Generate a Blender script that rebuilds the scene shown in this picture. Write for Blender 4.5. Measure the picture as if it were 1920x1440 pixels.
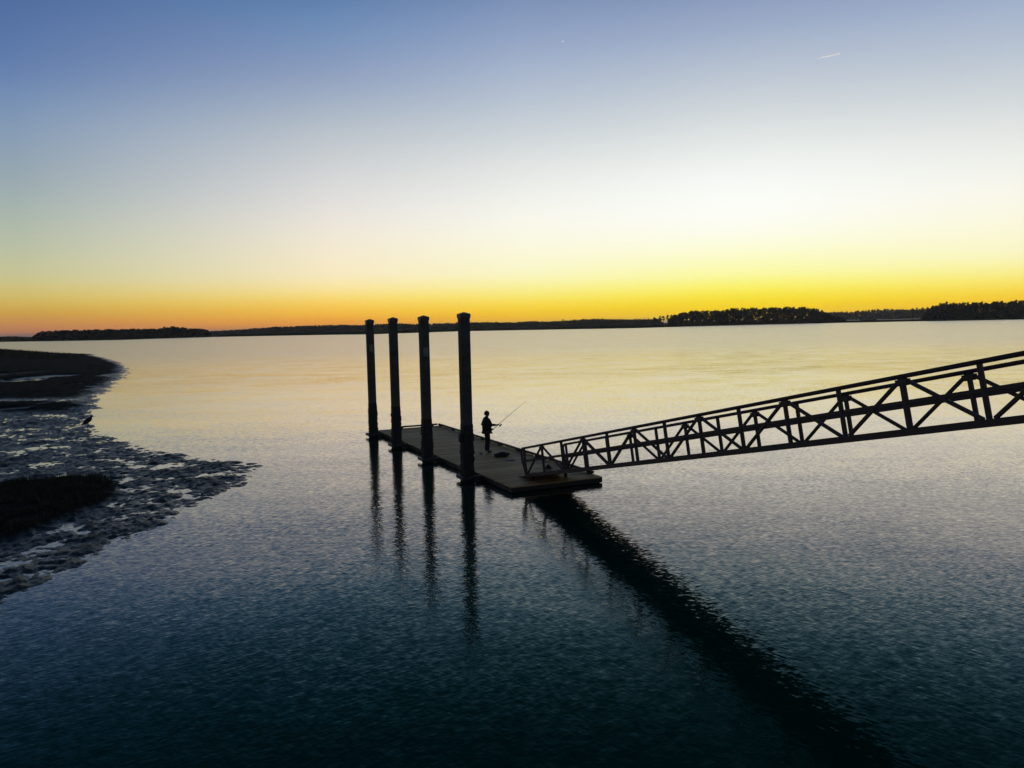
import bpy, bmesh, math, random
import numpy as np
from mathutils import Vector, Matrix, Quaternion

for o in list(bpy.data.objects):
    bpy.data.objects.remove(o, do_unlink=True)
scene = bpy.context.scene
C = scene.collection
random.seed(7)
rng = np.random.default_rng(11)
PI = math.pi

# ------------------------------------------------------------------ camera
CAM_H, PITCH, ROLL = 5.52, 0.0739, 0.0222
F = Vector((0, math.cos(PITCH), -math.sin(PITCH)))
R0 = Vector((1, 0, 0)); U0 = Vector((0, math.sin(PITCH), math.cos(PITCH)))
RR = R0*math.cos(ROLL) - U0*math.sin(ROLL)
UU = R0*math.sin(ROLL) + U0*math.cos(ROLL)
cam_d = bpy.data.cameras.new('camera')
cam = bpy.data.objects.new('camera', cam_d); C.objects.link(cam)
m = Matrix((RR, UU, -F)).transposed().to_4x4()
m.translation = (0, 0, CAM_H)
cam.matrix_world = m
cam_d.sensor_width = 36.0
cam_d.lens = 36*1475.57/1920
cam_d.clip_start = 0.1; cam_d.clip_end = 120000
scene.camera = cam

# ------------------------------------------------------------------ sky (dusk, the sun has just set to the right)
SUN_AZ = math.radians(16.5)          # to the right of straight ahead
SUN_EL = math.radians(-2.5)
def lin(c):
    return tuple(((v/255)/12.92 if v/255 <= .04045 else ((v/255+.055)/1.055)**2.4) for v in c) + (1.0,)
world = bpy.data.worlds.new('World'); scene.world = world; world.use_nodes = True
nt = world.node_tree; nt.nodes.clear()
N = lambda t: nt.nodes.new(t)
def mth(tree, op, a, b=None, clamp=False):
    n = tree.nodes.new('ShaderNodeMath'); n.operation = op; n.use_clamp = clamp
    for i, v in enumerate((a, b)):
        if v is None: continue
        if isinstance(v, (int, float)): n.inputs[i].default_value = v
        else: tree.links.new(v, n.inputs[i])
    return n.outputs[0]
tc = N('ShaderNodeTexCoord'); nrm = N('ShaderNodeVectorMath'); nrm.operation = 'NORMALIZE'
nt.links.new(tc.outputs['Generated'], nrm.inputs[0])
sep = N('ShaderNodeSeparateXYZ'); nt.links.new(nrm.outputs[0], sep.inputs[0])
elev = mth(nt, 'DIVIDE', mth(nt, 'ARCSINE', sep.outputs[2]), PI/2)
elev = mth(nt, 'MAXIMUM', elev, 0.0)
horiz = mth(nt, 'SQRT', mth(nt, 'ADD', mth(nt, 'MULTIPLY', sep.outputs[0], sep.outputs[0]),
            mth(nt, 'ADD', mth(nt, 'MULTIPLY', sep.outputs[1], sep.outputs[1]), 1e-6)))
dot = mth(nt, 'ADD', mth(nt, 'MULTIPLY', sep.outputs[0], math.sin(SUN_AZ)), mth(nt, 'MULTIPLY', sep.outputs[1], math.cos(SUN_AZ)))
ca = mth(nt, 'MAXIMUM', mth(nt, 'MINIMUM', mth(nt, 'DIVIDE', dot, horiz), 1.0), -1.0)
ang = mth(nt, 'MULTIPLY', mth(nt, 'ARCCOSINE', ca), 180/PI)
def ramp(stops):
    r = N('ShaderNodeValToRGB'); r.color_ramp.interpolation = 'B_SPLINE'
    el = r.color_ramp.elements
    while len(el) > 1: el.remove(el[-1])
    for i, (e, c) in enumerate(stops):
        x = el[0] if i == 0 else el.new(e/90)
        x.position = e/90*(.86 if 0 < e < 4.5 else .93 if 4.5 <= e < 6 else 1); x.color = lin(c)
    nt.links.new(elev, r.inputs[0])
    return r.outputs[0]
sky_glow = ramp([(0, (255, 202, 8)), (1, (255, 215, 15)), (1.8, (255, 230, 45)), (2.7, (255, 246, 100)), (3.7, (255, 253, 160)), (5.2, (255, 255, 215)), (6.7, (255, 255, 247)), (8.9, (252, 254, 249)), (11, (238, 242, 239)),
                 (13.1, (219, 224, 224)), (15.2, (198, 206, 215)), (17.2, (178, 190, 208)), (19.1, (157, 173, 200)), (21.5, (134, 151, 188)), (26, (90, 123, 150)), (31, (64, 99, 120)), (38, (48, 78, 96)), (50, (38, 62, 80)), (90, (31, 50, 68))])
sky_near = ramp([(0, (254, 184, 26)), (.9, (255, 204, 32)), (1.8, (255, 224, 64)), (2.9, (254, 243, 135)), (4.3, (254, 250, 200)), (6.4, (253, 251, 234)), (8.6, (246, 247, 240)), (11.2, (226, 229, 227)),
                 (13.3, (207, 214, 218)), (15.4, (186, 197, 211)), (17.7, (165, 180, 205)), (19.7, (144, 162, 195)), (21.7, (128, 148, 187)), (26, (86, 120, 150)), (31, (62, 97, 120)), (38, (47, 77, 96)), (50, (38, 62, 80)), (90, (31, 50, 68))])
sky_mid = ramp([(0, (244, 148, 52)), (.7, (250, 168, 54)), (1.3, (252, 190, 60)), (2.3, (254, 215, 95)), (3.2, (254, 230, 150)), (4.4, (253, 238, 195)), (6.8, (242, 234, 220)), (9, (226, 224, 222)), (11.2, (208, 211, 213)),
                (13.4, (188, 196, 203)), (15.5, (161, 176, 197)), (17.5, (139, 156, 190)), (19.6, (115, 145, 185)), (21.5, (97, 130, 177)), (26, (70, 107, 144)), (31, (54, 89, 118)), (38, (44, 74, 97)), (50, (37, 60, 80)), (90, (31, 50, 68))])
sky_side = ramp([(0, (198, 124, 88)), (.6, (201, 131, 84)), (1.6, (208, 160, 71)), (2.3, (212, 180, 86)), (3.3, (212, 195, 120)), (4.4, (201, 198, 150)), (5.8, (189, 195, 166)), (7.9, (165, 180, 176)), (10, (150, 166, 177)),
                 (12, (137, 158, 182)), (14, (119, 145, 181)), (15.9, (98, 126, 173)), (17.8, (87, 117, 166)), (19.7, (80, 108, 160)), (26, (60, 90, 130)), (31, (48, 77, 110)), (38, (41, 67, 94)), (50, (36, 57, 80)), (90, (31, 50, 68))])
sky_back = ramp([(0, (92, 84, 96)), (4, (106, 96, 112)), (8.5, (96, 98, 120)), (15, (76, 88, 114)), (22, (62, 78, 104)), (31, (52, 68, 94)), (45, (42, 58, 82)), (90, (34, 50, 70))])
def mixc(f, a, b):
    n = N('ShaderNodeMix'); n.data_type = 'RGBA'
    nt.links.new(f, n.inputs[0]); nt.links.new(a, n.inputs[6]); nt.links.new(b, n.inputs[7])
    return n.outputs[2]
def fac(a0, a1): return mth(nt, 'DIVIDE', mth(nt, 'SUBTRACT', ang, a0), a1-a0, True)
sky_col = mixc(fac(48, 140), mixc(fac(29, 48), mixc(fac(15.5, 29), mixc(fac(2, 15.5), sky_glow, sky_near), sky_mid), sky_side), sky_back)
bg = N('ShaderNodeBackground')
bg.inputs[1].default_value = 1.0
out = N('ShaderNodeOutputWorld')
nt.links.new(sky_col, bg.inputs[0]); nt.links.new(bg.outputs[0], out.inputs[0])

# the sun itself: below the horizon, it only reaches the contrail high up
sun_d = bpy.data.lights.new('sun', 'SUN'); sun_d.energy = 3.0; sun_d.angle = math.radians(0.5); sun_d.color = (1.0, .86, .74)
sun = bpy.data.objects.new('sun', sun_d); C.objects.link(sun)
sdir = Vector((math.sin(SUN_AZ)*math.cos(SUN_EL), math.cos(SUN_AZ)*math.cos(SUN_EL), math.sin(SUN_EL)))
sun.rotation_euler = sdir.to_track_quat('Z', 'Y').to_euler()
sun.location = (0, 0, 30)

vs = scene.view_settings
scene.display_settings.display_device = 'sRGB'
vs.view_transform = 'Standard'; vs.look = 'None'; vs.exposure = 0.0; vs.gamma = 1.0; vs.use_curve_mapping = False
scene.render.engine = 'CYCLES'
scene.cycles.max_bounces = 6
scene.render.resolution_x = 1024; scene.render.resolution_y = 768

# ------------------------------------------------------------------ helpers
def tag(o, label=None, cat=None, group=None, kind=None):
    for k, v in (('label', label), ('category', cat), ('group', group), ('kind', kind)):
        if v: o[k] = v
    return o
def empty(name, loc=(0, 0, 0), rz=0):
    o = bpy.data.objects.new(name, None); C.objects.link(o); o.location = loc; o.rotation_euler = (0, 0, rz)
    o.empty_display_size = .2
    return o
def link_mesh(name, me, mat, parent=None):
    o = bpy.data.objects.new(name, me); C.objects.link(o)
    if mat and not me.materials: me.materials.append(mat)
    if parent: o.parent = parent
    return o
def from_bm(name, bm, mat, parent=None, smooth=False):
    bmesh.ops.recalc_face_normals(bm, faces=bm.faces)
    me = bpy.data.meshes.new(name); bm.to_mesh(me); bm.free()
    if smooth:
        for p in me.polygons: p.use_smooth = True
    return link_mesh(name, me, mat, parent)
def from_arrays(name, verts, faces, mat, parent=None, smooth=False):
    me = bpy.data.meshes.new(name)
    verts = np.asarray(verts, dtype=np.float32); faces = np.asarray(faces, dtype=np.int32)
    k = faces.shape[1]
    me.vertices.add(len(verts)); me.vertices.foreach_set('co', verts.ravel())
    me.loops.add(faces.size); me.loops.foreach_set('vertex_index', faces.ravel())
    me.polygons.add(len(faces)); me.polygons.foreach_set('loop_start', np.arange(0, faces.size, k, dtype=np.int32))
    me.update(calc_edges=True); me.validate()
    if smooth: me.polygons.foreach_set('use_smooth', np.ones(len(faces), dtype=bool))
    return link_mesh(name, me, mat, parent)
def bm_box(bm, lo, hi, bevel=0.0):
    b2 = bmesh.new()
    bmesh.ops.create_cube(b2, size=1.0)
    for v in b2.verts:
        v.co = Vector([lo[i] + (v.co[i]+.5)*(hi[i]-lo[i]) for i in range(3)])
    if bevel: bmesh.ops.bevel(b2, geom=b2.edges[:], offset=bevel, segments=1, affect='EDGES')
    me = bpy.data.meshes.new('tmp'); b2.to_mesh(me); b2.free(); bm.from_mesh(me); bpy.data.meshes.remove(me)
def box(name, lo, hi, mat, parent=None, bevel=0.0):
    bm = bmesh.new(); bm_box(bm, lo, hi, bevel); return from_bm(name, bm, mat, parent)
def bm_tube(bm, pts, rad, n=8, caps=True):
    """round tube along points; rad a number or a list"""
    pts = [Vector(p) for p in pts]
    rs = rad if isinstance(rad, (list, tuple)) else [rad]*len(pts)
    rings = []; prev = None
    for i, p in enumerate(pts):
        d = (pts[min(i+1, len(pts)-1)] - pts[max(i-1, 0)]).normalized()
        ref = Vector((0, 0, 1)) if abs(d.z) < .95 else Vector((1, 0, 0))
        a = d.cross(ref).normalized() if prev is None else (prev - d*prev.dot(d)).normalized()
        prev = a; b = d.cross(a)
        rings.append([bm.verts.new(p + (a*math.cos(2*PI*k/n) + b*math.sin(2*PI*k/n))*rs[i]) for k in range(n)])
    for r0, r1 in zip(rings, rings[1:]):
        for k in range(n): bm.faces.new((r0[k], r0[(k+1) % n], r1[(k+1) % n], r1[k]))
    if caps:
        bm.faces.new(rings[0][::-1]); bm.faces.new(rings[-1])
def tube(name, pts, rad, mat, parent=None, n=8):
    bm = bmesh.new(); bm_tube(bm, pts, rad, n); return from_bm(name, bm, mat, parent, True)
def bar(name, p0, p1, w, h, up, mat, parent=None, bevel=.006):
    """rectangular bar from p0 to p1, h measured along up"""
    p0 = Vector(p0); p1 = Vector(p1); d = (p1-p0); L = d.length; d.normalize()
    up = (Vector(up) - d*Vector(up).dot(d)).normalized(); s = up.cross(d)
    bm = bmesh.new(); bm_box(bm, (0, -w/2, -h/2), (L, w/2, h/2), bevel)
    M = Matrix((d, s, up)).transposed().to_4x4(); M.translation = p0
    bm.transform(M)
    return from_bm(name, bm, mat, parent)

# value noise on arrays
def _hash(ix, iy, seed):
    h = (ix.astype(np.int64)*374761393 + iy.astype(np.int64)*668265263 + seed*1274126177) & 0x7fffffff
    h = ((h ^ (h >> 13))*1274126177) & 0x7fffffff
    return ((h ^ (h >> 16)) & 0xffff)/65535.0
def vnoise(x, y, seed=0):
    ix = np.floor(x); iy = np.floor(y); fx = x-ix; fy = y-iy
    fx = fx*fx*(3-2*fx); fy = fy*fy*(3-2*fy)
    a = _hash(ix, iy, seed); b = _hash(ix+1, iy, seed); c = _hash(ix, iy+1, seed); d = _hash(ix+1, iy+1, seed)
    return (a*(1-fx)+b*fx)*(1-fy) + (c*(1-fx)+d*fx)*fy
def fbm(x, y, seed=0, oct=3):
    s = 0; a = 1; t = 0
    for i in range(oct):
        s = s + a*vnoise(x*2**i + 17.3*i, y*2**i - 9.1*i, seed+i); t += a; a *= .5
    return s/t
def inside(px, py, poly):
    r = np.zeros(px.shape, bool); n = len(poly)
    for i in range(n):
        x0, y0 = poly[i]; x1, y1 = poly[(i+1) % n]
        if y0 == y1: continue
        c = ((y0 > py) != (y1 > py)) & (px < (x1-x0)*(py-y0)/(y1-y0) + x0)
        r ^= c
    return r
def dist_poly(px, py, poly, closed=True):
    d = np.full(px.shape, 1e9); n = len(poly)
    for i in range(n if closed else n-1):
        x0, y0 = poly[i]; x1, y1 = poly[(i+1) % n]
        ex, ey = x1-x0, y1-y0
        t = np.clip(((px-x0)*ex + (py-y0)*ey)/(ex*ex+ey*ey+1e-12), 0, 1)
        d = np.minimum(d, np.hypot(px-x0-t*ex, py-y0-t*ey))
    return d
def sdf(px, py, poly):
    d = dist_poly(px, py, poly)
    return np.where(inside(px, py, poly), d, -d)
def smooth01(x): x = np.clip(x, 0, 1); return x*x*(3-2*x)

# ------------------------------------------------------------------ materials
def new_mat(name):
    mt = bpy.data.materials.new(name); mt.use_nodes = True
    t = mt.node_tree; b = t.nodes['Principled BSDF']
    return mt, t, b
def noisy(name, c0, c1, scale, rough=(.5, .8), bump=0.0, bscale=None, detail=4, stretch=(1, 1, 1), metallic=0.0, spec=.5, coord='Object'):
    """two-tone noise material with noise roughness and fine relief"""
    mt, t, b = new_mat(name)
    tc = t.nodes.new('ShaderNodeTexCoord'); mp = t.nodes.new('ShaderNodeMapping'); mp.inputs['Scale'].default_value = stretch
    t.links.new(tc.outputs[coord], mp.inputs[0])
    nz = t.nodes.new('ShaderNodeTexNoise'); nz.inputs['Scale'].default_value = scale; nz.inputs['Detail'].default_value = detail
    t.links.new(mp.outputs[0], nz.inputs['Vector'])
    r = t.nodes.new('ShaderNodeValToRGB'); r.color_ramp.elements[0].position = .35; r.color_ramp.elements[1].position = .68
    r.color_ramp.elements[0].color = (*c0, 1); r.color_ramp.elements[1].color = (*c1, 1)
    t.links.new(nz.outputs['Fac'], r.inputs[0]); t.links.new(r.outputs[0], b.inputs['Base Color'])
    mr = t.nodes.new('ShaderNodeMapRange'); mr.inputs['To Min'].default_value = rough[0]; mr.inputs['To Max'].default_value = rough[1]
    mr.inputs['From Min'].default_value = .3; mr.inputs['From Max'].default_value = .7
    t.links.new(nz.outputs['Fac'], mr.inputs['Value']); t.links.new(mr.outputs[0], b.inputs['Roughness'])
    b.inputs['Metallic'].default_value = metallic; b.inputs['Specular IOR Level'].default_value = spec
    if bump:
        n2 = t.nodes.new('ShaderNodeTexNoise'); n2.inputs['Scale'].default_value = bscale or scale*4; n2.inputs['Detail'].default_value = 4
        t.links.new(mp.outputs[0], n2.inputs['Vector'])
        bp = t.nodes.new('ShaderNodeBump'); bp.inputs['Strength'].default_value = 1; bp.inputs['Distance'].default_value = bump
        t.links.new(n2.outputs['Fac'], bp.inputs['Height']); t.links.new(bp.outputs[0], b.inputs['Normal'])
    return mt
M = {}
M['concrete'] = noisy('weathered_concrete', (.055, .058, .042), (.105, .105, .078), 3, (.7, .95), .006, 40)
M['cap'] = noisy('pile_cap_plastic', (.075, .06, .065), (.11, .09, .095), 5, (.45, .6))
M['crust'] = noisy('barnacle_crust', (.018, .018, .014), (.05, .046, .036), 12, (.6, .95), .015, 45)
M['plank'] = noisy('weathered_plank', (.44, .27, .12), (.60, .39, .20), 2.2, (.5, .7), .004, 30, stretch=(1, 6, 6), spec=.08)
_t = M['plank'].node_tree; _b = _t.nodes['Principled BSDF']; _oi = _t.nodes.new('ShaderNodeObjectInfo'); _hv = _t.nodes.new('ShaderNodeHueSaturation')
_mr = _t.nodes.new('ShaderNodeMapRange'); _mr.inputs['To Min'].default_value = .62; _mr.inputs['To Max'].default_value = 1.18
_src = _b.inputs['Base Color'].links[0].from_socket; _t.links.new(_oi.outputs['Random'], _mr.inputs['Value']); _t.links.new(_mr.outputs[0], _hv.inputs['Value'])
_t.links.new(_src, _hv.inputs['Color']); _t.links.new(_hv.outputs[0], _b.inputs['Base Color'])
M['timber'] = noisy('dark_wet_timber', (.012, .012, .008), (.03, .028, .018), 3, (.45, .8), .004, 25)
M['float'] = noisy('float_hull', (.012, .012, .011), (.03, .03, .026), 2, (.5, .8), .003, 12)
M['steel'] = noisy('weathered_metal', (.055, .034, .03), (.10, .062, .052), 4, (.45, .75), .001, 60)
M['dark_steel'] = noisy('galvanised_hoop', (.03, .03, .03), (.07, .066, .06), 6, (.4, .7), .001, 60)
M['plate'] = noisy('number_plate', (.16, .17, .16), (.24, .25, .23), 6, (.5, .7))
M['skin'] = noisy('skin', (.18, .10, .07), (.25, .15, .10), 8, (.5, .65))
M['hair'] = noisy('dark_hair', (.010, .008, .007), (.02, .016, .013), 30, (.5, .7))
M['jacket'] = noisy('dark_jacket_cloth', (.012, .010, .012), (.026, .022, .022), 14, (.75, .95), .003, 30)
M['trousers'] = noisy('brown_trouser_cloth', (.020, .014, .012), (.034, .024, .02), 14, (.8, .95), .003, 30)
M['shoe'] = noisy('worn_shoe', (.02, .018, .016), (.05, .045, .04), 20, (.5, .8))
M['rod'] = noisy('rod_blank', (.07, .045, .025), (.10, .065, .04), 10, (.3, .45))
M['grip'] = noisy('black_foam_grip', (.01, .01, .01), (.022, .022, .022), 60, (.8, .95))
M['bag'] = noisy('dark_net_bag', (.012, .013, .011), (.03, .03, .026), 20, (.7, .95), .01, 40)
M['white'] = noisy('white_plastic', (.62, .62, .58), (.78, .78, .74), 9, (.35, .6))
M['feather'] = noisy('dark_feather', (.02, .022, .026), (.05, .052, .06), 25, (.6, .85), .003, 60, stretch=(1, 3, 3))
M['beak'] = noisy('dark_beak', (.03, .028, .02), (.06, .05, .03), 20, (.4, .6))
M['grass'] = noisy('marsh_grass', (.018, .022, .008), (.045, .045, .018), .6, (.6, .9), coord='Object')
M['marsh'] = noisy('far_marsh_ground', (.022, .032, .015), (.045, .048, .026), .03, (.9, 1.0), spec=0.0)
M['leaf'] = noisy('pine_foliage', (.030, .030, .018), (.06, .052, .032), .12, (.7, .95), spec=.2)
M['bark'] = noisy('pine_bark', (.05, .034, .026), (.09, .06, .045), .6, (.8, .95))
# wet mud: glossier the closer it lies to the water
mt, t, b = new_mat('wet_mud')
geo = t.nodes.new('ShaderNodeNewGeometry'); sx = t.nodes.new('ShaderNodeSeparateXYZ'); t.links.new(geo.outputs['Position'], sx.inputs[0])
nz = t.nodes.new('ShaderNodeTexNoise'); nz.inputs['Scale'].default_value = 1.4; nz.inputs['Detail'].default_value = 5
t.links.new(geo.outputs['Position'], nz.inputs['Vector'])
rp = t.nodes.new('ShaderNodeValToRGB'); rp.color_ramp.elements[0].position = .35; rp.color_ramp.elements[1].position = .7
rp.color_ramp.elements[0].color = (.008, .009, .007, 1); rp.color_ramp.elements[1].color = (.024, .023, .017, 1)
t.links.new(nz.outputs['Fac'], rp.inputs[0]); t.links.new(rp.outputs[0], b.inputs['Base Color'])
mr = t.nodes.new('ShaderNodeMapRange'); mr.inputs['From Min'].default_value = .03; mr.inputs['From Max'].default_value = .16
mr.inputs['To Min'].default_value = .33; mr.inputs['To Max'].default_value = .9
ms = t.nodes.new('ShaderNodeMapRange'); ms.inputs['From Min'].default_value = .05; ms.inputs['From Max'].default_value = .13; ms.inputs['To Min'].default_value = .17; ms.inputs['To Max'].default_value = .03
t.links.new(sx.outputs[2], ms.inputs['Value']); t.links.new(ms.outputs[0], b.inputs['Specular IOR Level'])
t.links.new(sx.outputs[2], mr.inputs['Value']); t.links.new(mr.outputs[0], b.inputs['Roughness'])
n2 = t.nodes.new('ShaderNodeTexNoise'); n2.inputs['Scale'].default_value = 14; n2.inputs['Detail'].default_value = 4
t.links.new(geo.outputs['Position'], n2.inputs['Vector'])
bp = t.nodes.new('ShaderNodeBump'); bp.inputs['Distance'].default_value = .03; t.links.new(n2.outputs['Fac'], bp.inputs['Height'])
t.links.new(bp.outputs[0], b.inputs['Normal'])
M['mud'] = mt
# water: dark body, hand-shaped Fresnel reflection, ripples as slopes summed from several wave trains
mt, t, b = new_mat('river_water')
t.nodes.remove(b)
gloss = t.nodes.new('ShaderNodeBsdfGlossy'); gloss.inputs['Color'].default_value = (1, .93, .84, 1)
body = t.nodes.new('ShaderNodeBsdfDiffuse'); body.inputs['Color'].default_value = (.0003, .034, .025, 1)
fres = t.nodes.new('ShaderNodeFresnel'); fres.inputs['IOR'].default_value = 1.34
geo = t.nodes.new('ShaderNodeNewGeometry')
def vm(op, a, bb):
    n = t.nodes.new('ShaderNodeVectorMath'); n.operation = op
    for i, v in enumerate((a, bb)):
        if isinstance(v, (tuple, list)): n.inputs[i].default_value = v
        elif isinstance(v, (int, float)): n.inputs[3].default_value = v
        else: t.links.new(v, n.inputs['Scale'] if (op == 'SCALE' and i == 1) else n.inputs[i])
    return n.outputs[0]
def train(direction, wavelength, slope, aspect, seed, detail=1.0):
    a = math.radians(direction)
    mp = t.nodes.new('ShaderNodeMapping'); mp.vector_type = 'POINT'
    # rotate so that x runs along the travel direction, then stretch along the crest
    mp.inputs['Rotation'].default_value = (0, 0, -a)
    mp.inputs['Location'].default_value = (seed*13.7, seed*7.1, 0)
    t.links.new(geo.outputs['Position'], mp.inputs[0])
    sc = vm('MULTIPLY', mp.outputs[0], (1/wavelength, 1/(wavelength*aspect), 0))
    nz = t.nodes.new('ShaderNodeTexNoise'); nz.noise_dimensions = '2D'
    nz.inputs['Scale'].default_value = 1.0; nz.inputs['Detail'].default_value = detail; nz.inputs['Roughness'].default_value = .5
    t.links.new(sc, nz.inputs['Vector'])
    f = mth(t, 'MULTIPLY', mth(t, 'SUBTRACT', nz.outputs['Fac'], .5), slope)
    return f, (math.cos(a), math.sin(a), 0)
def patch(scale, stretch, lo, hi, seed):
    mp = t.nodes.new('ShaderNodeMapping'); mp.inputs['Scale'].default_value = (scale/stretch, scale, 0); mp.inputs['Location'].default_value = (seed*3.1, seed*5.7, 0)
    t.links.new(geo.outputs['Position'], mp.inputs[0])
    nz = t.nodes.new('ShaderNodeTexNoise'); nz.noise_dimensions = '2D'; nz.inputs['Scale'].default_value = 1; nz.inputs['Detail'].default_value = 3
    t.links.new(mp.outputs[0], nz.inputs['Vector'])
    r = t.nodes.new('ShaderNodeMapRange'); r.inputs['From Min'].default_value = .32; r.inputs['From Max'].default_value = .68
    r.inputs['To Min'].default_value = lo; r.inputs['To Max'].default_value = hi
    t.links.new(nz.outputs['Fac'], r.inputs['Value'])
    return r.outputs[0]
gust = patch(.03, 4.0, .4, 1.35, 1)
gust2 = patch(.11, 2.2, .65, 1.2, 2)
sxyz = t.nodes.new('ShaderNodeSeparateXYZ'); t.links.new(geo.outputs['Position'], sxyz.inputs[0])
def over_y(y0, y1, a, c):
    r = t.nodes.new('ShaderNodeMapRange'); r.interpolation_type = 'SMOOTHSTEP'
    for k, v in zip(('From Min', 'From Max', 'To Min', 'To Max'), (y0, y1, a, c)): r.inputs[k].default_value = v
    t.links.new(sxyz.outputs[1], r.inputs['Value']); return r.outputs[0]
# sheltered water near the landing is glassier; the open river beyond is evenly ruffled
t.links.new(over_y(25, 200, .08, .19), gloss.inputs['Roughness'])
calm = over_y(20, 220, 1.0, .85); open_ = over_y(25, 180, .65, 1.9)
total = (0.0, 0.0, 1.0)
for (d, wl, sl, asp, sd, g, fade) in (
        (80, .05, .10, 2.6, 1, gust2, 1), (124, .058, .115, 4.5, 2, gust2, 1), (40, .056, .105, 4.5, 3, gust, 1),
        (86, .15, .065, 2.8, 4, gust, 1), (100, .5, .030, 2.6, 8, gust2, 2), (80, 1.5, .040, 2.4, 5, gust2, 2), (95, 4.5, .034, 2.6, 9, gust, 2), (88, 14.0, .018, 3.0, 11, gust2, 0), (10, .036, .07, 1.5, 6, gust2, 1)):
    f, vec = train(d, wl, sl, asp, sd)
    f = mth(t, 'MULTIPLY', f, g)
    if fade: f = mth(t, 'MULTIPLY', f, calm if fade == 1 else open_)
    total = vm('ADD', vm('SCALE', vec, f), total)
nn = t.nodes.new('ShaderNodeVectorMath'); nn.operation = 'NORMALIZE'; t.links.new(total, nn.inputs[0])
for nd in (gloss, fres): t.links.new(nn.outputs[0], nd.inputs['Normal'])
# near-water darkening put into the reflectance: Fresnel raised when grazing, cut when steep
ss_ = t.nodes.new('ShaderNodeMapRange'); ss_.interpolation_type = 'SMOOTHSTEP'
for k, v in zip(('From Min', 'From Max', 'To Min', 'To Max'), (.02, .20, 0.05, 1.45)): ss_.inputs[k].default_value = v
t.links.new(fres.outputs[0], ss_.inputs['Value'])
refl = mth(t, 'MINIMUM', mth(t, 'MULTIPLY', fres.outputs[0], ss_.outputs[0]), .76)
tint = t.nodes.new('ShaderNodeMix'); tint.data_type = 'RGBA'     # colour cast painted into the reflection: teal at steep angles, warm at grazing ones
tr2 = t.nodes.new('ShaderNodeMapRange'); tr2.inputs['From Min'].default_value = .07; tr2.inputs['From Max'].default_value = .21
t.links.new(fres.outputs[0], tr2.inputs['Value']); t.links.new(tr2.outputs[0], tint.inputs[0])
tint.inputs[6].default_value = (.42, .98, .80, 1); tint.inputs[7].default_value = (1, .91, .84, 1); t.links.new(tint.outputs[2], gloss.inputs['Color'])
mx = t.nodes.new('ShaderNodeMixShader'); t.links.new(refl, mx.inputs[0]); t.links.new(body.outputs[0], mx.inputs[1]); t.links.new(gloss.outputs[0], mx.inputs[2])
t.links.new(mx.outputs[0], t.nodes['Material Output'].inputs['Surface'])
M['water'] = mt

# ------------------------------------------------------------------ water
W = [(-24000, -400, 0), (24000, -400, 0), (24000, 24000, 0), (-24000, 24000, 0)]
tag(from_arrays('water', W, [[0, 1, 2, 3]], M['water']), 'calm rippled river water reflecting the dusk sky', kind='structure')

# ------------------------------------------------------------------ near mudflat on the left
SHORE = [(-10.95, 5), (-10.95, 13.41), (-10.94, 16.29), (-10.94, 18.22), (-11.07, 20.93), (-10.77, 23.51), (-10.6, 26.4), (-10.48, 28.59), (-10.44, 30.85),
         (-10.74, 33.14), (-11.39, 33.74), (-13.52, 35.11), (-17.07, 37.7), (-22.72, 43.69), (-25.55, 47.33), (-28.42, 52.11), (-31.52, 58.25),
         (-33.74, 63.84), (-36.17, 68.05), (-38.81, 73.36), (-40.59, 78.58), (-51.77, 104.29), (-61.08, 125.57), (-79.45, 159.75), (-97.95, 190.59), (-118, 222),
         (-126, 238), (-150, 262), (-222, 350), (-300, 450), (-700, 500), (-700, 5)]
BED = [(-28, 31.2), (-19.9, 30.3), (-18.2, 30.8), (-16.5, 31.1), (-15.1, 29.5), (-14.3, 28.1), (-14.0, 26.4), (-14.3, 25.2), (-14.2, 23.5), (-14.3, 22.2), (-14.6, 21.6), (-17, 19.4), (-28, 19.5)]
KM = 5.52/5.72
def mud_height(x, y):
    x = x/KM; y = y/KM
    wob = (fbm(x*.9, y*.9, 3, 3)-.5)*.8*np.clip(y/30, .7, 3)
    d = sdf(x, y, SHORE) + wob
    lump = .6*fbm(x*5.0, y*4.6, 21, 4)+.4*fbm(x*1.5, y*1.6, 41, 2)
    lump2 = fbm(x*.75, y*.6, 31, 3)
    h = np.where(d < 0, d*.10, np.minimum(d*.04, .022))
    h = h + np.where(d > -.8, 1, 0)*((lump-.5)*.21 + (lump2-.5)*.09)*smooth01((d+.8)/1.2)
    # a low oyster bed in the foreground
    bed = smooth01((sdf(x, y, BED)+.3)/.9 + (lump2-.5)*.8)
    h = h + bed*.16
    # the higher bank farther off, with a wetter hollow across it
    bank = smooth01((y + .18*x - 51)/5.0)*smooth01((d-.2)/3.0)
    hollow = np.exp(-((y+.12*x-65.2)/2.6)**2)
    h = h + bank*(.15 + .012*np.clip(d, 0, 25))*(1-.97*hollow)
    wet = smooth01((fbm(x*.20, y*.11, 91, 3)-.57)/.06)*bank*smooth01((150-y)/40)
    h = h*(1-.93*wet)
    pool = np.exp(-(((x+61.7+lump2)/1.9)**2 + ((y-101.9+2*lump)/3.6)**2))
    h = h*(1-np.minimum(1, 1.7*pool)) - pool*.08
    return h
rows = np.concatenate([np.linspace(11, 36, 330), np.linspace(36.1, 62, 230), np.geomspace(62.3, 480, 240)])
us = np.concatenate([np.linspace(-1.5, -.82, 70)[:-1], np.linspace(-.82, -.20, 430)])
Yg, Ug = np.meshgrid(rows, us, indexing='ij')
Xg = Ug*Yg
Xg = np.where(Yg < 36, np.minimum(Xg, 1e9), Xg)
Hg = mud_height(Xg, Yg)
nr, ncx = Xg.shape
idx = np.arange(nr*ncx).reshape(nr, ncx)
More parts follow.
